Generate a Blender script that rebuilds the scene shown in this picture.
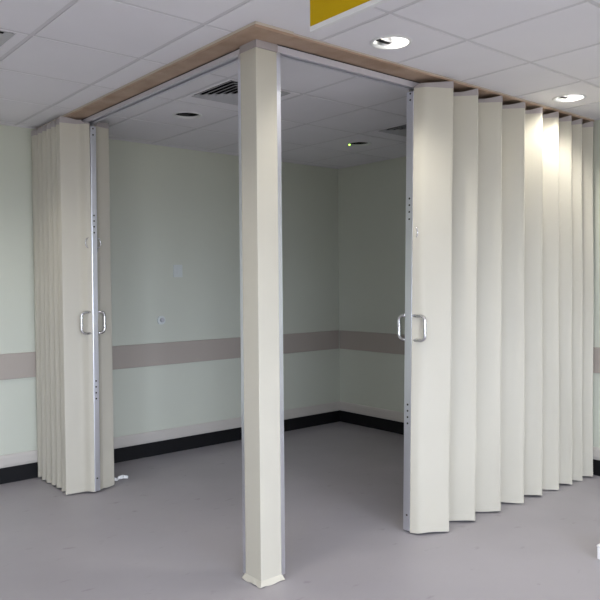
import bpy, bmesh, math, random
from mathutils import Vector, Matrix

for o in list(bpy.data.objects):
    bpy.data.objects.remove(o)
S = bpy.context.scene
COL = S.collection
random.seed(7)

# ------------------------------------------------------------------ camera
CAM = Vector((-4.8543, -5.1570, 1.4092))
YAW, PITCH, ROLL, FPX = 0.87120, -0.02491, -0.00992, 701.22
d = Vector((math.cos(YAW)*math.cos(PITCH), math.sin(YAW)*math.cos(PITCH), math.sin(PITCH)))
r0 = Vector((math.sin(YAW), -math.cos(YAW), 0.0)); u0 = r0.cross(d)
cr, sr = math.cos(ROLL), math.sin(ROLL)
r1 = cr*r0 + sr*u0; u1 = -sr*r0 + cr*u0
cd = bpy.data.cameras.new('camera'); cam = bpy.data.objects.new('camera', cd); COL.objects.link(cam)
cd.sensor_width = 36.0; cd.lens = FPX/600*36.0; cd.clip_start = 0.05
cam.matrix_world = Matrix(((r1.x, u1.x, -d.x, CAM.x), (r1.y, u1.y, -d.y, CAM.y), (r1.z, u1.z, -d.z, CAM.z), (0, 0, 0, 1)))
S.camera = cam

# ------------------------------------------------------------------ light and exposure
S.view_settings.view_transform = 'Standard'
S.view_settings.look = 'None'
S.view_settings.gamma = 1.0
S.view_settings.use_curve_mapping = False
S.view_settings.exposure = 0.40
SKY = 15.5                 # overcast daylight seen through the windows
LAMP_W = 25.0             # ceiling downlights that are switched on
w = bpy.data.worlds.new('overcast_sky'); S.world = w; w.use_nodes = True
bg = w.node_tree.nodes['Background']
bg.inputs[1].default_value = SKY
_nt = w.node_tree; _tc = _nt.nodes.new('ShaderNodeTexCoord'); _sx = _nt.nodes.new('ShaderNodeSeparateXYZ'); _rp = _nt.nodes.new('ShaderNodeValToRGB')
_mr = _nt.nodes.new('ShaderNodeMapRange'); _mr.inputs['From Min'].default_value = -1.0
_rp.color_ramp.elements[0].position = 0.47; _rp.color_ramp.elements[0].color = (0.20, 0.195, 0.18, 1)      # ground outside
_rp.color_ramp.elements[1].position = 0.53; _rp.color_ramp.elements[1].color = (0.755, 0.83, 1.0, 1)        # cloud
_nt.links.new(_tc.outputs['Generated'], _sx.inputs[0]); _nt.links.new(_sx.outputs['Z'], _mr.inputs['Value'])
_nt.links.new(_mr.outputs['Result'], _rp.inputs['Fac']); _nt.links.new(_rp.outputs['Color'], bg.inputs[0])

H = 2.547                                   # ceiling height
UX0, VY0 = -7.6, -8.4                       # far ends of the big room
WINDOWS = [('b', -6.8, -4.8), ('b', -4.4, -2.4), ('l', -6.4, -5.2)]    # openings behind the camera; left one added to brighten the post's left side
WZ0, WZ1 = 0.75, 2.42
for k, (wl, a, b) in enumerate(WINDOWS):
    L = bpy.data.lights.new('window_portal', 'AREA'); L.shape = 'RECTANGLE'; L.size = b-a; L.size_y = WZ1-WZ0
    L.cycles.is_portal = True
    o = bpy.data.objects.new('window_portal', L); COL.objects.link(o)
    if wl == 'b': o.location = ((a+b)/2, VY0-0.1, (WZ0+WZ1)/2); o.rotation_euler = (math.radians(90), 0, 0)   # faces +v
    else: o.location = (UX0-0.1, (a+b)/2, (WZ0+WZ1)/2); o.rotation_euler = (math.radians(90), 0, math.radians(-90))   # faces +u

# ------------------------------------------------------------------ materials
def mat(name, col, rough=0.6, metal=0.0, bump=0.0, bscale=200.0, var=0.0, vscale=3.0, emit=None, spec=0.5):
    m = bpy.data.materials.new(name); m.use_nodes = True
    nt = m.node_tree; p = nt.nodes['Principled BSDF']
    p.inputs['Base Color'].default_value = (*col, 1); p.inputs['Roughness'].default_value = rough
    p.inputs['Metallic'].default_value = metal; p.inputs['Specular IOR Level'].default_value = spec
    tc = nt.nodes.new('ShaderNodeTexCoord')
    if var:
        n = nt.nodes.new('ShaderNodeTexNoise'); n.inputs['Scale'].default_value = vscale; n.inputs['Detail'].default_value = 5
        nt.links.new(tc.outputs['Object'], n.inputs['Vector'])
        rp = nt.nodes.new('ShaderNodeValToRGB')
        rp.color_ramp.elements[0].position = 0.3; rp.color_ramp.elements[1].position = 0.7
        rp.color_ramp.elements[0].color = (*[c*(1-var) for c in col], 1)
        rp.color_ramp.elements[1].color = (*[min(1, c*(1+var)) for c in col], 1)
        nt.links.new(n.outputs['Fac'], rp.inputs['Fac']); nt.links.new(rp.outputs['Color'], p.inputs['Base Color'])
    if bump:
        n = nt.nodes.new('ShaderNodeTexNoise'); n.inputs['Scale'].default_value = bscale; n.inputs['Detail'].default_value = 3
        nt.links.new(tc.outputs['Object'], n.inputs['Vector'])
        b = nt.nodes.new('ShaderNodeBump'); b.inputs['Strength'].default_value = bump; b.inputs['Distance'].default_value = 0.002
        nt.links.new(n.outputs['Fac'], b.inputs['Height']); nt.links.new(b.outputs['Normal'], p.inputs['Normal'])
    if emit:
        p.inputs['Emission Color'].default_value = (*emit[0], 1); p.inputs['Emission Strength'].default_value = emit[1]
    return m

M = {}
M['wall'] = mat('mint_wall_paint', (0.575, 0.598, 0.51), 0.55, bump=0.15, bscale=120, var=0.015, vscale=1.5)
M['wall_white'] = mat('white_wall_paint', (0.80, 0.785, 0.71), 0.6, bump=0.15, bscale=120)
M['tile'] = mat('ceiling_tile', (0.83, 0.815, 0.845), 0.85, bump=0.25, bscale=260, var=0.02, vscale=2)
M['bar'] = mat('ceiling_grid_bar', (0.68, 0.665, 0.69), 0.5)
M['rail'] = mat('beige_rail_vinyl', (0.40, 0.355, 0.31), 0.5, bump=0.1, bscale=300)
M['trim'] = mat('cream_trim_plastic', (0.55, 0.52, 0.475), 0.45)
M['black'] = mat('black_skirting_vinyl', (0.006, 0.006, 0.007), 0.6, spec=0.25)
M['fabric'] = mat('cream_vinyl_fabric', (0.522, 0.498, 0.418), 0.55, bump=0.2, bscale=500, var=0.02, vscale=2.5)
M['band'] = mat('grey_sweep_strip', (0.37, 0.335, 0.335), 0.5)
M['alu'] = mat('brushed_aluminium', (0.80, 0.82, 0.88), 0.30, 1.0, bump=0.05, bscale=400)
M['track'] = mat('pale_anodised_track', (0.70, 0.69, 0.75), 0.32, 0.3)
M['steel'] = mat('satin_steel', (0.72, 0.72, 0.73), 0.25, 1.0)
M['dark'] = mat('dark_fixing_and_shade', (0.03, 0.03, 0.035), 0.4, 0.3)
M['white'] = mat('white_plastic', (0.80, 0.80, 0.80), 0.4)
M['plate'] = mat('pale_plastic', (0.62, 0.66, 0.64), 0.35)
M['void'] = mat('black_duct', (0.012, 0.012, 0.014), 0.8)
M['slat'] = mat('grey_vent_metal', (0.50, 0.50, 0.515), 0.45, 0.0)
M['yellow'] = mat('yellow_sign_vinyl', (0.56, 0.37, 0.004), 0.7, spec=0.15)
M['lampglow'] = mat('lit_lamp', (1, 1, 1), 0.5, emit=((1.0, 0.97, 0.9), 30.0))
M['reflector'] = mat('bright_reflector', (0.9, 0.9, 0.9), 0.25, 0.6)
M['darkreflector'] = mat('unlit_dark_reflector', (0.02, 0.02, 0.02), 0.3, 0.5)
M['led'] = mat('green_led', (0.2, 0.9, 0.2), 0.5, emit=((0.45, 1.0, 0.08), 4.0))

def wood():
    m = mat('brown_timber', (0.34, 0.20, 0.11), 0.5)
    nt = m.node_tree; p = nt.nodes['Principled BSDF']
    tc = nt.nodes.new('ShaderNodeTexCoord'); mp = nt.nodes.new('ShaderNodeMapping')
    mp.inputs['Scale'].default_value = (6, 6, 40)
    n = nt.nodes.new('ShaderNodeTexNoise'); n.inputs['Scale'].default_value = 1.0; n.inputs['Detail'].default_value = 6
    rp = nt.nodes.new('ShaderNodeValToRGB'); rp.color_ramp.elements[0].position = 0.3; rp.color_ramp.elements[1].position = 0.72
    rp.color_ramp.elements[0].color = (0.33, 0.21, 0.135, 1); rp.color_ramp.elements[1].color = (0.48, 0.35, 0.26, 1)
    nt.links.new(tc.outputs['Object'], mp.inputs['Vector']); nt.links.new(mp.outputs['Vector'], n.inputs['Vector'])
    nt.links.new(n.outputs['Fac'], rp.inputs['Fac']); nt.links.new(rp.outputs['Color'], p.inputs['Base Color'])
    return m
M['wood'] = wood()
M['edge'] = mat('pale_board_edge', (0.52, 0.46, 0.38), 0.6)

def floor_mat():
    m = bpy.data.materials.new('grey_sheet_vinyl'); m.use_nodes = True
    nt = m.node_tree; p = nt.nodes['Principled BSDF']; N = nt.nodes.new; Lk = nt.links.new
    p.inputs['Roughness'].default_value = 0.42
    tc = N('ShaderNodeTexCoord')
    n1 = N('ShaderNodeTexNoise'); n1.inputs['Scale'].default_value = 1.3; n1.inputs['Detail'].default_value = 6
    r = N('ShaderNodeValToRGB'); r.color_ramp.elements[0].position = 0.3; r.color_ramp.elements[1].position = 0.75
    r.color_ramp.elements[0].color = (0.330, 0.312, 0.332, 1); r.color_ramp.elements[1].color = (0.378, 0.36, 0.383, 1)
    Lk(tc.outputs['Object'], n1.inputs['Vector']); Lk(n1.outputs['Fac'], r.inputs['Fac'])
    # small dark scuffs
    n2 = N('ShaderNodeTexNoise'); n2.inputs['Scale'].default_value = 7.0; n2.inputs['Detail'].default_value = 4
    mp = N('ShaderNodeMapping'); mp.inputs['Scale'].default_value = (1.0, 2.2, 1); mp.inputs['Rotation'].default_value = (0, 0, 0.6)
    Lk(tc.outputs['Object'], mp.inputs['Vector']); Lk(mp.outputs['Vector'], n2.inputs['Vector'])
    r2 = N('ShaderNodeValToRGB'); r2.color_ramp.elements[0].position = 0.65; r2.color_ramp.elements[1].position = 0.80
    r2.color_ramp.elements[0].color = (1, 1, 1, 1); r2.color_ramp.elements[1].color = (0.62, 0.60, 0.60, 1)
    Lk(n2.outputs['Fac'], r2.inputs['Fac'])
    mx = N('ShaderNodeMix'); mx.data_type = 'RGBA'; mx.blend_type = 'MULTIPLY'; mx.inputs['Factor'].default_value = 1.0
    Lk(r.outputs['Color'], mx.inputs[6]); Lk(r2.outputs['Color'], mx.inputs[7]); Lk(mx.outputs[2], p.inputs['Base Color'])
    n3 = N('ShaderNodeTexNoise'); n3.inputs['Scale'].default_value = 3; n3.inputs['Detail'].default_value = 4
    Lk(tc.outputs['Object'], n3.inputs['Vector'])
    mr = N('ShaderNodeMapRange'); mr.inputs['To Min'].default_value = 0.36; mr.inputs['To Max'].default_value = 0.52
    Lk(n3.outputs['Fac'], mr.inputs['Value']); Lk(mr.outputs['Result'], p.inputs['Roughness'])
    return m
M['floor'] = floor_mat()

# ------------------------------------------------------------------ mesh helpers
def box(bm, x0, x1, y0, y1, z0, z1, mi=0):
    vs = [bm.verts.new(c) for c in ((x0, y0, z0), (x1, y0, z0), (x1, y1, z0), (x0, y1, z0), (x0, y0, z1), (x1, y0, z1), (x1, y1, z1), (x0, y1, z1))]
    for f in ((0, 3, 2, 1), (4, 5, 6, 7), (0, 1, 5, 4), (1, 2, 6, 5), (2, 3, 7, 6), (3, 0, 4, 7)):
        bm.faces.new([vs[i] for i in f]).material_index = mi
    return vs

def tube(bm, path, r, seg=10, mi=0):
    path = [Vector(p) for p in path]; rings = []; prev = None
    for i, p in enumerate(path):
        t = (path[min(i+1, len(path)-1)]-path[max(i-1, 0)]).normalized()
        if prev is None:
            a = t.orthogonal().normalized()
        else:
            a = (prev-t*prev.dot(t)).normalized()
        prev = a; b = t.cross(a)
        rings.append([bm.verts.new(p+r*(math.cos(2*math.pi*k/seg)*a+math.sin(2*math.pi*k/seg)*b)) for k in range(seg)])
    for A, B in zip(rings, rings[1:]):
        for k in range(seg):
            f = bm.faces.new((A[k], A[(k+1) % seg], B[(k+1) % seg], B[k])); f.smooth = True; f.material_index = mi
    for R in (rings[0][::-1], rings[-1]):
        bm.faces.new(R).material_index = mi

def lathe(bm, prof, c, seg=40, mi=0, cap=False):
    """prof: list of (radius, z)"""
    rings = [[bm.verts.new((c[0]+r*math.cos(2*math.pi*k/seg), c[1]+r*math.sin(2*math.pi*k/seg), z)) for k in range(seg)] for r, z in prof]
    for A, B in zip(rings, rings[1:]):
        for k in range(seg):
            f = bm.faces.new((A[k], A[(k+1) % seg], B[(k+1) % seg], B[k])); f.smooth = True; f.material_index = mi
    if cap:
        bm.faces.new(rings[-1]).material_index = mi

def obj(name, bm, mats, parent=None, bevel=0.0, smooth=False, lean=None):
    bmesh.ops.recalc_face_normals(bm, faces=bm.faces)
    if lean:
        for v in bm.verts: q = lean*(1-v.co.z/2.5); v.co.x += q; v.co.y += q
    me = bpy.data.meshes.new(name)
    off = Vector((0, 0, 0)); q = parent
    while q is not None:
        off += q.location; q = q.parent
    if off.length:
        bmesh.ops.translate(bm, verts=bm.verts, vec=-off)
    if smooth:
        for f in bm.faces: f.smooth = True
    bm.to_mesh(me); bm.free()
    for m in (mats if isinstance(mats, (list, tuple)) else [mats]): me.materials.append(M[m])
    o = bpy.data.objects.new(name, me); COL.objects.link(o)
    if parent is not None: o.parent = parent
    if bevel:
        b = o.modifiers.new('bevel', 'BEVEL'); b.width = bevel; b.segments = 2; b.limit_method = 'ANGLE'
    return o

def tag(o, label, cat, group=None):
    o['label'] = label; o['category'] = cat
    if group: o['group'] = group
    return o

def thing(name, loc, label, cat, group=None):
    o = bpy.data.objects.new(name, None); o.empty_display_size = 0.1; COL.objects.link(o); o.location = loc
    return tag(o, label, cat, group)

def struct(name, bm, mats, **k):
    o = obj(name, bm, mats, **k); o['kind'] = 'structure'; return o

def copy_tree(root, delta):
    c = root.copy(); COL.objects.link(c); c.location = root.location+Vector(delta)
    def rec(src, dst):
        for ch in src.children:
            k = ch.copy(); COL.objects.link(k); k.parent = dst; rec(ch, k)
    rec(root, c)
    return c

# ------------------------------------------------------------------ the room
bm = bmesh.new(); box(bm, UX0-0.2, 0.2, VY0-0.2, 0.2, -0.1, 0); struct('floor', bm, 'floor')
bm = bmesh.new(); box(bm, UX0-0.2, 0.2, 0, 0.2, 0, H+0.35); struct('wall_left', bm, 'wall')
def pierced(name, wl, lo, hi, m):
    sp = sorted([(a, b) for q, a, b in WINDOWS if q == wl]); xs = [lo]+[c for ab in sp for c in ab]+[hi]
    bm = bmesh.new()
    def B(a, b, z0, z1):
        if wl == 'b': box(bm, a, b, VY0-0.2, VY0, z0, z1)
        else: box(bm, UX0-0.2, UX0, a, b, z0, z1)
    for k in range(0, len(xs), 2): B(xs[k], xs[k+1], WZ0, WZ1)
    B(lo, hi, 0, WZ0); B(lo, hi, WZ1, H+0.35)
    struct(name, bm, m)
bm = bmesh.new(); box(bm, 0, 0.2, VY0, 0, 0, H+0.35); struct('wall_right', bm, 'wall')
pierced('wall_near_left', 'l', VY0, 0, 'wall_white'); pierced('wall_behind_camera', 'b', UX0, 0, 'wall_white')
for n, (wl, a, b) in enumerate(WINDOWS):
    bm = bmesh.new()
    def B(a_, b_, z0, z1):
        if wl == 'b': box(bm, a_, b_, VY0-0.15, VY0-0.11, z0, z1)
        else: box(bm, UX0-0.15, UX0-0.11, a_, b_, z0, z1)
    B(a, b, WZ0, WZ0+0.05); B(a, b, WZ1-0.05, WZ1)
    for x in (a, (a+b)/2-0.025, b-0.05): B(x, x+0.05, WZ0+0.05, WZ1-0.05)
    struct('window_%d' % (n+1), bm, 'white')  # the last one, in the near-left wall, is added for its light

# ceiling: tegular tiles in a grid of bars
DU, DV = 0.54, 0.60
GU, GV = -3.166, -1.913
ulines = sorted([GU+i*DU for i in range(-8, 6)]); vlines = sorted([GV+j*DV for j in range(-10, 4)])
ub = [UX0]+ulines+[0.0]; vb = [VY0]+vlines+[0.0]
DOWN = {'lit_a': (-2.350, -2.87), 'lit_b': (-0.715, -2.87), 'off_a': (-2.360, -1.030), 'off_b': (-0.737, -1.045)}
EXTRA = [(-3.976, -4.63), (-2.356, -4.63), (-0.736, -4.63), (-5.596, -4.63), (-5.596, -2.83), (-0.736, -6.43), (-2.356, -6.43), (-3.976, -6.43), (-3.976, -1.03), (-3.976, -2.83)]  # unseen downlights added to brighten the floor, post and left side
HOLES = list(DOWN.values())+EXTRA
RH = 0.088
def hole_tile(bm, x0, x1, y0, y1, c, z):
    o = [bm.verts.new((x, y, z)) for x, y in ((x0, y0), (x1, y0), (x1, y1), (x0, y1))]
    n = 48
    k = [bm.verts.new((c[0]+RH*math.cos(2*math.pi*i/n), c[1]+RH*math.sin(2*math.pi*i/n), z)) for i in range(n)]
    e = [bm.edges.new((o[i], o[(i+1) % 4])) for i in range(4)]+[bm.edges.new((k[i], k[(i+1) % n])) for i in range(n)]
    bmesh.ops.triangle_fill(bm, edges=e, use_beauty=True, use_dissolve=False)
    t = [bm.verts.new((v.co.x, v.co.y, z+0.012)) for v in o]
    for i in range(4):
        bm.faces.new((o[i], o[(i+1) % 4], t[(i+1) % 4], t[i]))
    kt = [bm.verts.new((v.co.x, v.co.y, z+0.02)) for v in k]
    for i in range(n):
        bm.faces.new((k[i], k[(i+1) % n], kt[(i+1) % n], kt[i]))
def cell_of(x, y): return (max(i for i in range(len(ub)) if ub[i] < x), max(j for j in range(len(vb)) if vb[j] < y))
VENT_CELLS = [cell_of(-2.36, -1.6), cell_of(-0.74, -1.6), cell_of(-3.98, -1.6)]
bm = bmesh.new()
GAP = 0.011
for i in range(len(ub)-1):
    for j in range(len(vb)-1):
        x0, x1, y0, y1 = ub[i]+GAP, ub[i+1]-GAP, vb[j]+GAP, vb[j+1]-GAP
        if x1-x0 < 0.01 or y1-y0 < 0.01 or (i, j) in VENT_CELLS: continue
        h = [c for c in HOLES if x0 < c[0] < x1 and y0 < c[1] < y1]
        if h: hole_tile(bm, x0, x1, y0, y1, h[0], H)
        else: box(bm, x0, x1, y0, y1, H, H+0.02)
bw = 0.0088
for x in ub: box(bm, x-bw, x+bw, VY0, 0, H+0.0015, H+0.03, 1)
for y in vb: box(bm, UX0, 0, y-bw, y+bw, H+0.0016, H+0.031, 1)
box(bm, UX0-0.2, 0.2, VY0-0.2, 0.2, H+0.35, H+0.4)
# wall angle
box(bm, UX0, 0, -0.018, 0, H-0.004, H+0.004, 1); box(bm, -0.018, 0, VY0, -0.018, H-0.004, H+0.004, 1)
struct('ceiling', bm, ['tile', 'bar'])

# wall rails, trunking and skirting
def rail_bm(along, z0, z1, t, gap):
    bm = bmesh.new()
    if along == 'u': box(bm, UX0, -gap, -t, 0, z0, z1)
    else: box(bm, -t, 0, VY0, -gap, z0, z1)
    return bm
struct('trim_1', rail_bm('u', 0.7404, 0.9242, 0.016, 0.02), 'rail', bevel=0.004)
struct('trim_2', rail_bm('v', 0.7404, 0.9242, 0.016, 0.02), 'rail', bevel=0.004)
def trunk_bm(along):
    bm = bmesh.new(); prof = [(0, 0.112), (0.009, 0.116), (0.013, 0.135), (0.013, 0.185), (0.008, 0.202), (0, 0.204)]
    A, B = [], []
    for t, z in prof:
        A.append(bm.verts.new((UX0, -t, z) if along == 'u' else (-t, VY0, z)))
        B.append(bm.verts.new((-t, -t, z)))
    for k in range(len(prof)-1):
        bm.faces.new((A[k], A[k+1], B[k+1], B[k]))
    return bm
struct('trim_3', trunk_bm('u'), 'trim'); struct('trim_4', trunk_bm('v'), 'trim')
struct('baseboard_left', rail_bm('u', 0, 0.1135, 0.005, 0.0), 'black')
struct('baseboard_right', rail_bm('v', 0, 0.1135, 0.005, 0.005), 'black')

# ------------------------------------------------------------------ timber header boards and tracks
ZB = 2.522
PU, PV = -3.015, -2.690                      # outer edges of the boards
TU, TV = -2.910, -2.556                      # outer faces of the tracks
bm = bmesh.new()
box(bm, PU, -2.800, PV, -0.020, ZB, ZB+0.012, 0); box(bm, PU, -2.800, PV, -0.020, ZB+0.012, H-0.001, 1)
tag(obj('header_board', bm, ['wood', 'edge']), 'brown timber board under the ceiling running from post to left wall', 'board', 'timber header boards')
bm = bmesh.new()
box(bm, -2.798, -0.020, PV+0.012, -2.475, ZB+0.007, ZB+0.016, 0); box(bm, -2.798, -0.020, PV+0.012, -2.475, ZB+0.016, H-0.001, 1)
tag(obj('header_board', bm, ['wood', 'edge']), 'brown timber board under the ceiling above the wide pleated curtain', 'board', 'timber header boards')

def track(name, x0, x1, y0, y1, along, zt, label):
    z0 = 2.492; t = 0.004
    bm = bmesh.new()
    i_ = 0.010; zt0 = zt; zt -= 0.004
    if along == 'v': box(bm, x0+i_, x1-i_, y0, y1, zt, zt0)    # shadow gap under the board
    else: box(bm, x0, x1, y0+i_, y1-i_, zt, zt0)
    box(bm, x0, x1, y0, y1, zt-0.005, zt)    # web
    if along == 'v':
        for a in (x0, x1-t): box(bm, a, a+t, y0, y1, z0, zt-0.005)
        box(bm, x0+t, x0+0.018, y0, y1, z0, z0+0.003); box(bm, x1-0.018, x1-t, y0, y1, z0, z0+0.003)
    else:
        for a in (y0, y1-t): box(bm, x0, x1, a, a+t, z0, zt-0.005)
        box(bm, x0, x1, y0+t, y0+0.018, z0, z0+0.003); box(bm, x0, x1, y1-0.018, y1-t, z0, z0+0.003)
    o = obj(name, bm, 'track')
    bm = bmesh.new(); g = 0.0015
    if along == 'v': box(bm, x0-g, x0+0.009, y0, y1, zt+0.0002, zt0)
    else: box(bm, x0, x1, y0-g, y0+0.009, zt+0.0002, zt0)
    obj('shade_line', bm, 'dark', o)  # contact shadow below the board, put in as a dark strip
    return tag(o, label, 'track', 'ceiling tracks')
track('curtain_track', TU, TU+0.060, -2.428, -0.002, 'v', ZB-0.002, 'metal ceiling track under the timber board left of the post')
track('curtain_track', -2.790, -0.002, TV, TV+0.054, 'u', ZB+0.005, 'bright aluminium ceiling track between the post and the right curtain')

# ------------------------------------------------------------------ corner post
X0, X1, Y0, Y1 = -2.920, -2.798, -2.562, -2.438
post = thing('corner_post', ((X0+X1)/2, (Y0+Y1)/2, 0), 'square cream post standing alone at the corner between two openings', 'post')
bm = bmesh.new(); box(bm, X0, X1, Y0, Y1, 0.006, 2.488); obj('shaft', bm, 'fabric', post, bevel=0.003, lean=-0.013)
bm = bmesh.new(); e = 0.002; box(bm, X0-e, X1+e, Y0-e-0.004, Y1+e, 2.487, ZB-0.0005)
obj('top_band', bm, 'band', post, bevel=0.001)
# flared, slightly wavy sweep strip at the foot
bm = bmesh.new()
per = []
n = 14
for (ax, ay, bx, by) in ((X0, Y0, X1, Y0), (X1, Y0, X1, Y1), (X1, Y1, X0, Y1), (X0, Y1, X0, Y0)):
    for k in range(n): per.append((ax+(bx-ax)*k/n, ay+(by-ay)*k/n))
cx, cy = (X0+X1)/2, (Y0+Y1)/2
rings = []
for s, z, wob in ((1.0, 0.028, 0), (1.03, 0.025, 0), (1.09, 0.018, 0.2), (1.21, 0.001, 0.5)):
    ring = []
    for i, (x, y) in enumerate(per):
        q = s+wob*0.05*math.sin(i*0.9+math.sin(i*0.37)*2)
        ring.append(bm.verts.new((cx+(x-cx)*q, cy+(y-cy)*q, z+wob*0.005*(1+math.sin(i*0.63+1)))))
    rings.append(ring)
for A, B in zip(rings, rings[1:]):
    for k in range(len(per)): bm.faces.new((A[k], A[(k+1) % len(per)], B[(k+1) % len(per)], B[k]))
o = obj('sweep_strip', bm, 'fabric', post, lean=-0.013)
sm = o.modifiers.new('solid', 'SOLIDIFY'); sm.thickness = 0.002
def channel(x0, x1, y0, y1, open_u):
    bm = bmesh.new(); t = 0.003
    if open_u:      # on the +u face, open towards +u
        box(bm, x0, x0+t, y0, y1, 0.022, 2.490); box(bm, x0+t, x1, y0, y0+t, 0.022, 2.490); box(bm, x0+t, x1, y1-t, y1, 0.022, 2.490)
    else:
        box(bm, x0, x1, y0, y0+t, 0.022, 2.490); box(bm, x0, x0+t, y0+t, y1, 0.022, 2.490); box(bm, x1-t, x1, y0+t, y1, 0.022, 2.490)
    return bm
obj('jamb', channel(X1, X1+0.024, Y0+0.003, Y0+0.075, True), 'alu', post, lean=-0.013)
obj('jamb', channel(X0+0.003, X0+0.075, Y1, Y1+0.024, False), 'alu', post, lean=-0.013)

# ------------------------------------------------------------------ folding curtains
def fillet(pts, rad, seg=5):
    out = [Vector(pts[0])]
    for i in range(1, len(pts)-1):
        p, a, b = Vector(pts[i]), Vector(pts[i-1]), Vector(pts[i+1])
        r_ = rad[i] if isinstance(rad, (list, tuple)) else rad
        da, db = (a-p), (b-p); k = min(r_, da.length*0.45, db.length*0.45)
        A, B = p+da.normalized()*k, p+db.normalized()*k
        for s in range(seg+1):
            t = s/seg; out.append((1-t)**2*A+2*t*(1-t)*p+t*t*B)
    out.append(Vector(pts[-1]))
    return out
def densify(pl, step=0.03):
    out = [pl[0]]
    for a, b in zip(pl, pl[1:]):
        n = max(1, int((b-a).length/step))
        for k in range(1, n+1): out.append(a.lerp(b, k/n))
    return out

def sheet(pl, z0, z1, rows, shift, push=0.0, wob=0.0, wavy=0.0, dip=None):
    """pl: plan polyline, shift(u, v, z) -> (du, dv); returns a bmesh sheet"""
    bm = bmesh.new(); grid = []
    nrm = []
    for i in range(len(pl)):
        t = (pl[min(i+1, len(pl)-1)]-pl[max(i-1, 0)]).normalized(); nrm.append(Vector((t.y, -t.x)))
    for k in range(rows+1):
        z = z0+(z1-z0)*k/rows; row = []
        for i, p in enumerate(pl):
            s = shift(p.x, p.y, z)
            a = push+wob*math.sin(z*3.1+i*0.55)*math.sin(z*1.3+i*0.21+0.7)
            zz = z
            if k == 0: zz += wavy*(0.5+0.5*math.sin(i*0.41+p.x*11))
            if dip: zz -= dip(p)*k/rows
            row.append(bm.verts.new((p.x+s[0]+nrm[i].x*a, p.y+s[1]+nrm[i].y*a, zz)))
        grid.append(row)
    for A, B in zip(grid, grid[1:]):
        for i in range(len(pl)-1):
            bm.faces.new((A[i], A[i+1], B[i+1], B[i])).smooth = True
    return bm
ZF0, ZF1, ZT = 0.010, 2.482, 2.519

def crisp(o):
    e = o.modifiers.new('crisp', 'EDGE_SPLIT'); e.split_angle = math.radians(42)
def cover(root, pts, rad, shift, sign, wob, dip):
    pl = densify(fillet(pts, rad))
    o = obj('fabric_cover', sheet(pl, ZF0, ZF1, 26, shift, 0, wob, 0.006), 'fabric', root)
    m = o.modifiers.new('solid', 'SOLIDIFY'); m.thickness = 0.0025; m.offset = 0; crisp(o)
    o = obj('top_band', sheet(pl, ZF1-0.002, ZT, 2, shift, 0.0016*sign, wob, 0, dip), 'band', root)
    m = o.modifiers.new('solid', 'SOLIDIFY'); m.thickness = 0.002; m.offset = 0; crisp(o)
    o = obj('bottom_band', sheet(pl, ZF0-0.002, 0.046, 2, shift, 0.0010*sign, wob, 0.006), 'fabric', root)
    m = o.modifiers.new('solid', 'SOLIDIFY'); m.thickness = 0.0025; m.offset = 0; crisp(o)

def d_handle(parent, base, dirv, z0, z1, depth, r=0.0098):
    b = Vector((base[0], base[1])); dv = Vector(dirv)
    pts = []
    rc = 0.03
    def P(s, z): q = b+dv*s; return (q.x, q.y, z)
    pts.append(P(0, z0)); pts.append(P(depth-rc, z0))
    for k in range(1, 7):
        a = math.pi/2*k/6; pts.append(P(depth-rc+rc*math.sin(a), z0+rc-rc*math.cos(a)))
    for k in range(0, 7):
        a = math.pi/2*k/6; pts.append(P(depth-rc+rc*math.cos(a), z1-rc+rc*math.sin(a)))
    pts.append(P(0, z1))
    bm = bmesh.new(); tube(bm, pts, r, 12)
    return obj('handle', bm, 'steel', parent)

def latch(parent, base, dirv, sidev, zc):
    """small turn latch: a back plate with a hooked finger pull"""
    b = Vector((base[0], base[1])); dv = Vector(dirv); sv = Vector(sidev)
    bm = bmesh.new()
    def P(s, z, o=0.0): q = b+dv*s+sv*o; return (q.x, q.y, z)
    tube(bm, [P(0.002, zc-0.062), P(0.002, zc+0.055)], 0.005, 8)
    tube(bm, [P(0.006, zc+0.035), P(0.020, zc+0.026), P(0.027, zc+0.006), P(0.026, zc-0.012), P(0.016, zc-0.030), P(0.006, zc-0.036)], 0.004, 8)
    return obj('latch', bm, 'steel', parent)

def bolts(parent, fx, fy, nrm, zs, lean):
    for z in zs:
        bm = bmesh.new(); q = lean(z); c = Vector((fx+q[0], fy+q[1], z)); n = Vector((nrm[0], nrm[1], 0))
        tube(bm, [c-n*0.002, c+n*0.0015], 0.0055, 10); obj('bolt', bm, 'dark', parent)

def sheared_box(x0, x1, y0, y1, z0, z1, lean):
    bm = bmesh.new(); vs = box(bm, x0, x1, y0, y1, z0, z1)
    for v in vs:
        s = lean(v.co.z); v.co.x += s[0]; v.co.y += s[1]
    return bm

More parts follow.
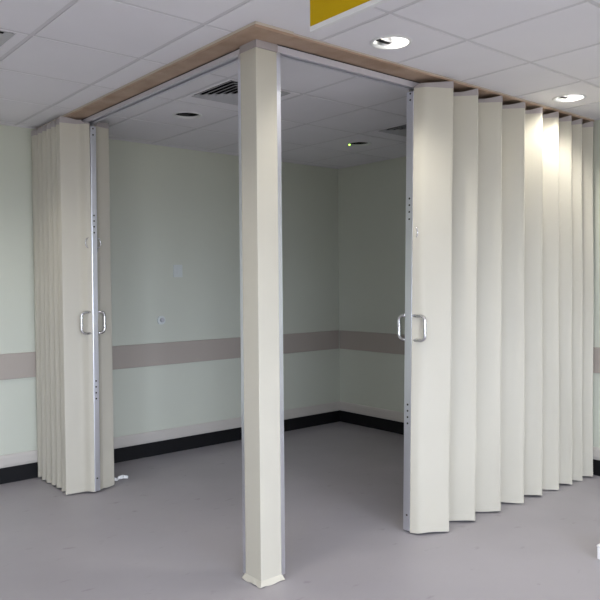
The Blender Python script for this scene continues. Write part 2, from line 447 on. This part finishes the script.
# --- right curtain, drawn three quarters closed
RC = -2.530
right = thing('accordion_curtain', (-0.95, RC, 0), 'wide cream accordion curtain drawn out in pleats along the right side', 'folding curtain', 'folding curtains')
def lean_r(z): return ((z/2.5-0.5)*0.055, 0.0)
def shift_r(u, v, z):
    k = max(0.0, min(1.0, (-u-0.45)/1.2)); return ((z/2.5-0.5)*0.055*k, 0.0)
lead_r = obj('lead_post', sheared_box(-1.868, -1.838, -2.572, -2.522, 0.012, 2.468, lean_r), 'alu', right, bevel=0.003)
rid = [-1.690, -1.452, -1.203, -0.958, -0.745, -0.548, -0.378, -0.234, -0.090]
def pleats_r(sgn):
    a = lambda off: RC+sgn*off
    pts = [(-1.866, a(0.0435)), (-1.843, a(0.098)), (rid[0], a(0.178))] if sgn < 0 else [(-1.838, a(0.010)), (-1.76, a(0.05)), (-1.630, a(0.178))]
    rad = [0, 0.028, 0.010]
    for p, q in zip(rid, rid[1:]):
        if sgn > 0 and p == rid[0]: p = -1.63
        pts += [((p+q)/2-0.002, a(0.052)), (q, a(0.178+random.uniform(-0.004, 0.004)))]; rad += [0.012, 0.010]
    pts += [(-0.030, a(0.08)), (-0.004, a(0.08))]; rad += [0.01, 0]
    return pts, rad
def dip_r(p): return 0.031 if abs(p.y-RC) < 0.048 else 0.016*max(0.0, min(1.0, (0.170-abs(p.y-RC))/0.06))
p_, r_ = pleats_r(-1); cover(right, p_, r_, shift_r, 1, 0.003, dip_r)
p_, r_ = pleats_r(1); cover(right, p_, r_, shift_r, -1, 0.003, dip_r)
bolts(lead_r, -1.868, RC-0.020, (-1, 0), [2.455, 2.42, 1.872, 1.835, 1.797, 1.757, 0.72, 0.685, 0.65, 0.615, 0.10], lean_r)
q = lean_r(1.15)[0]
d_handle(lead_r, (-1.855+q, -2.570), (0, -1), 1.082, 1.218, 0.088)
d_handle(lead_r, (-1.855+q, -2.524), (0, 1), 1.082, 1.218, 0.055)
q = lean_r(1.68)[0]
latch(lead_r, (-1.856+q, -2.574), (0, -1), (-1, 0), 1.68)

# --- left curtain, stacked back against the left wall
LC = -2.875
left = thing('accordion_curtain', (LC, -0.33, 0), 'narrow cream accordion curtain folded back in a stack against the left wall', 'folding curtain', 'folding curtains')
def lean_l(z): return ((z/2.5-0.5)*0.012, 0.0)
def shift_l(u, v, z):
    k = max(0.0, min(1.0, (v+0.60)/0.5)); return (0.0, -(z/2.5)*0.05*k if v < -0.03 else 0.0)
lead_l = obj('lead_post', sheared_box(-2.891, -2.852, -0.664, -0.630, 0.012, 2.468, lean_l), 'alu', left, bevel=0.003)
ridl = [-0.585, -0.492, -0.398, -0.305, -0.212, -0.118, -0.030]
def pleats_l(sgn, c, off):
    a = lambda o_: c+0.003+sgn*o_
    pts = [(a(0.0185), -0.661), (a(0.045), -0.648), (a(0.075), -0.606), (a(off), ridl[0])]
    rad = [0, 0.012, 0.03, 0.010]
    if sgn > 0: pts = [(a(0.0185), -0.645), (a(0.050), -0.624), (a(0.090), -0.612), (a(off), ridl[0]-0.012)]
    for p, q in zip(ridl, ridl[1:]):
        pts += [(a(off-0.062), (p+q)/2), (a(off), q)]; rad += [0.005, 0.034]
    pts += [(a(off-0.09), -0.006)]; rad += [0]
    return pts, rad
def dip_l(p): return 0.031 if abs(p.x-LC) < 0.052 else 0.010*max(0.0, min(1.0, (0.140-abs(p.x-LC))/0.06))
p_, r_ = pleats_l(-1, LC, 0.197); cover(left, p_, r_, shift_l, -1, 0.0, dip_l)
p_, r_ = pleats_l(1, LC, 0.150); cover(left, p_, r_, shift_l, 1, 0.0, dip_l)
bolts(lead_l, LC+0.001, -0.664, (0, -1), [2.452, 2.41, 1.872, 1.835, 1.797, 1.757, 0.76, 0.72, 0.68, 0.64, 0.10], lean_l)
d_handle(lead_l, (-2.896, -0.648), (-1, 0), 1.082, 1.224, 0.068)
d_handle(lead_l, (-2.853, -0.648), (1, 0), 1.082, 1.224, 0.052)
latch(lead_l, (-2.901, -0.650), (-1, 0), (0, -1), 1.69)
latch(lead_l, (-2.848, -0.650), (1, 0), (0, -1), 1.69)

# ------------------------------------------------------------------ ceiling fittings
def downlight(c, lit, label, group=None):
    t = thing('downlight', (c[0], c[1], H), label, 'downlight', group or ('lit downlights' if lit else 'unlit downlights'))
    bm = bmesh.new(); lathe(bm, [(0.083, H+0.012), (0.083, H-0.002), (0.088, H-0.006), (0.097, H-0.005), (0.101, H-0.0003)], c)
    obj('trim_ring', bm, 'white', t)
    bm = bmesh.new(); lathe(bm, [(0.083, H+0.010), (0.080, H+0.03), (0.066, H+0.075), (0.045, H+0.105), (0.012, H+0.11)], c, cap=True)
    obj('reflector', bm, 'reflector' if lit else 'darkreflector', t)
    bm = bmesh.new()
    for s in (-0.022, 0.022):
        tube(bm, [(c[0]+s, c[1]-0.055, H+0.052), (c[0]+s, c[1]+0.032, H+0.052)], 0.010, 10)
    obj('lamp', bm, 'lampglow' if lit else 'plate', t)
    bm = bmesh.new(); box(bm, c[0]-0.045, c[0]+0.038, c[1]+0.026, c[1]+0.054, H+0.010, H+0.058); obj('lamp_holder', bm, 'void', t, bevel=0.003)
    if lit:
        L = bpy.data.lights.new('lamp_light', 'SPOT'); L.energy = LAMP_W; L.color = (1.0, 0.95, 0.87); L.spot_size = math.radians(140)
        L.spot_blend = 0.6; L.shadow_soft_size = 0.06
        o = bpy.data.objects.new('lamp_light', L); COL.objects.link(o); o.location = (c[0], c[1], H+0.02)
    return t
downlight(DOWN['lit_a'], True, 'lit round ceiling downlight beside the yellow hanging sign')
downlight(DOWN['lit_b'], True, 'lit round ceiling downlight above the far end of the wide curtain')
downlight(DOWN['off_a'], False, 'unlit dark round ceiling downlight seen left of the post beside a vent')
t = downlight(DOWN['off_b'], False, 'unlit dark round ceiling downlight with a tiny green light on it')
bm = bmesh.new(); c = DOWN['off_b']; bmesh.ops.create_icosphere(bm, subdivisions=2, radius=0.007)
bmesh.ops.translate(bm, verts=bm.verts, vec=(c[0]-0.056, c[1]+0.062, H-0.007)); obj('indicator_light', bm, 'led', t)

for k, c in enumerate(EXTRA):
    downlight(c, True, 'unseen lit downlight added for its light, behind or beside the camera', 'added unseen downlights')

def vent(cell, cx, cy, hs, label):
    """four-way diffuser: a plate with concentric square louvres flared outwards"""
    x0, x1, y0, y1 = ub[cell[0]]+0.012, ub[cell[0]+1]-0.012, vb[cell[1]]+0.012, vb[cell[1]+1]-0.012
    t = thing('air_vent', (cx, cy, H), label, 'air vent', 'ceiling air vents')
    bm = bmesh.new()
    box(bm, x0, x1, y0, cy-hs, H-0.001, H+0.010); box(bm, x0, x1, cy+hs, y1, H-0.001, H+0.010)
    box(bm, x0, cx-hs, cy-hs, cy+hs, H-0.001, H+0.010); box(bm, cx+hs, x1, cy-hs, cy+hs, H-0.001, H+0.010)
    obj('frame', bm, 'tile', t)
    bm = bmesh.new(); h = hs+0.004
    for q in ((cx-h, cx-hs-0.0005, cy-h, cy+h), (cx+hs+0.0005, cx+h, cy-h, cy+h), (cx-hs, cx+hs, cy-h, cy-hs-0.0005), (cx-hs, cx+hs, cy+hs+0.0005, cy+h)):
        box(bm, *q, H+0.0105, H+0.12)
    box(bm, cx-h, cx+h, cy-h, cy+h, H+0.12, H+0.13); obj('duct_opening', bm, 'void', t)
    bm = bmesh.new(); n = 6; p = hs/(n+0.3)
    for i in range(n):
        a, b = hs-0.004-p*i, hs-0.004-p*i-p*0.9
        if b < 0.004: b = 0.004
        lo = [bm.verts.new((cx+sx_*a, cy+sy_*a, H-0.002)) for sx_, sy_ in ((-1, -1), (1, -1), (1, 1), (-1, 1))]
        hi = [bm.verts.new((cx+sx_*b, cy+sy_*b, H+0.012)) for sx_, sy_ in ((-1, -1), (1, -1), (1, 1), (-1, 1))]
        for k in range(4): bm.faces.new((lo[k], lo[(k+1) % 4], hi[(k+1) % 4], hi[k]))
    o = obj('louvres', bm, 'slat', t); m = o.modifiers.new('solid', 'SOLIDIFY'); m.thickness = 0.0025
vent(VENT_CELLS[0], -2.375, -1.675, 0.218, 'louvred square air vent in the ceiling seen left of the post')
vent(VENT_CELLS[1], -0.755, -1.690, 0.218, 'louvred air vent in the ceiling partly hidden by the right curtain')
vent(VENT_CELLS[2], -3.985, -1.675, 0.218, 'ceiling air vent cut off by the left edge of the picture')

# hanging sign
sx, sy, sz = -3.088, -3.132, 2.36
t = thing('hanging_sign', (sx, sy-0.35, sz), 'yellow sign panel with white border fixed under the ceiling', 'sign')
bm = bmesh.new(); box(bm, sx, sx+0.02, sy-0.70, sy, sz, H-0.001); obj('white_board', bm, 'white', t, bevel=0.001)
bm = bmesh.new(); box(bm, sx-0.0015, sx-0.0001, sy-0.685, sy-0.004, sz+0.019, H-0.012); obj('yellow_panel', bm, 'yellow', t)

# ------------------------------------------------------------------ small things on the wall and floor
t = thing('light_switch', (-1.852, 0, 1.516), 'pale square switch plate on the left wall inside the cubicle', 'switch')
bm = bmesh.new(); box(bm, -1.895, -1.809, -0.010, -0.0003, 1.464, 1.568); obj('plate', bm, 'plate', t, bevel=0.003)
bm = bmesh.new(); box(bm, -1.868, -1.836, -0.014, -0.0095, 1.490, 1.542); obj('rocker', bm, 'plate', t, bevel=0.002)
t = thing('wall_dial', (-2.014, 0, 1.11), 'small round grey dial on the left wall below the switch', 'dial')
bm = bmesh.new(); tube(bm, [(-2.014, -0.0003, 1.11), (-2.014, -0.012, 1.11)], 0.036, 28); obj('base', bm, 'plate', t)
bm = bmesh.new(); tube(bm, [(-2.014, -0.0115, 1.112), (-2.014, -0.030, 1.112)], 0.017, 20); obj('knob', bm, 'slat', t, bevel=0.002)

t = thing('plastic_box', (-1.40, -3.47, 0), 'white plastic box on the floor at the right edge', 'box')
bm = bmesh.new(); box(bm, -1.468, -1.270, -3.62, -3.434, 0.0005, 0.064); obj('body', bm, 'white', t, bevel=0.006)
bm = bmesh.new(); box(bm, -1.469, -1.269, -3.621, -3.433, 0.0645, 0.074); obj('lid', bm, 'white', t, bevel=0.003)

bm = bmesh.new()
pts = [(-2.700, -0.500, 0.016), (-2.675, -0.476, 0.022), (-2.655, -0.482, 0.010), (-2.635, -0.462, 0.018), (-2.605, -0.470, 0.024), (-2.590, -0.450, 0.016), (-2.565, -0.475, 0.012)]
rings = []
for i, p in enumerate(pts):
    w_ = 0.012+0.006*math.sin(i*1.9)
    rings.append([bm.verts.new((p[0], p[1]-w_, max(0.001, p[2]-0.014))), bm.verts.new((p[0]+0.004, p[1], p[2]+0.006)), bm.verts.new((p[0], p[1]+w_, max(0.001, p[2]-0.010)))])
for A, B in zip(rings, rings[1:]):
    for k in range(2): bm.faces.new((A[k], A[k+1], B[k+1], B[k]))
o = obj('tape_scrap', bm, 'white'); m = o.modifiers.new('solid', 'SOLIDIFY'); m.thickness = 0.002
tag(o, 'crumpled scrap of white tape on the floor beside the folded back curtain', 'scrap')
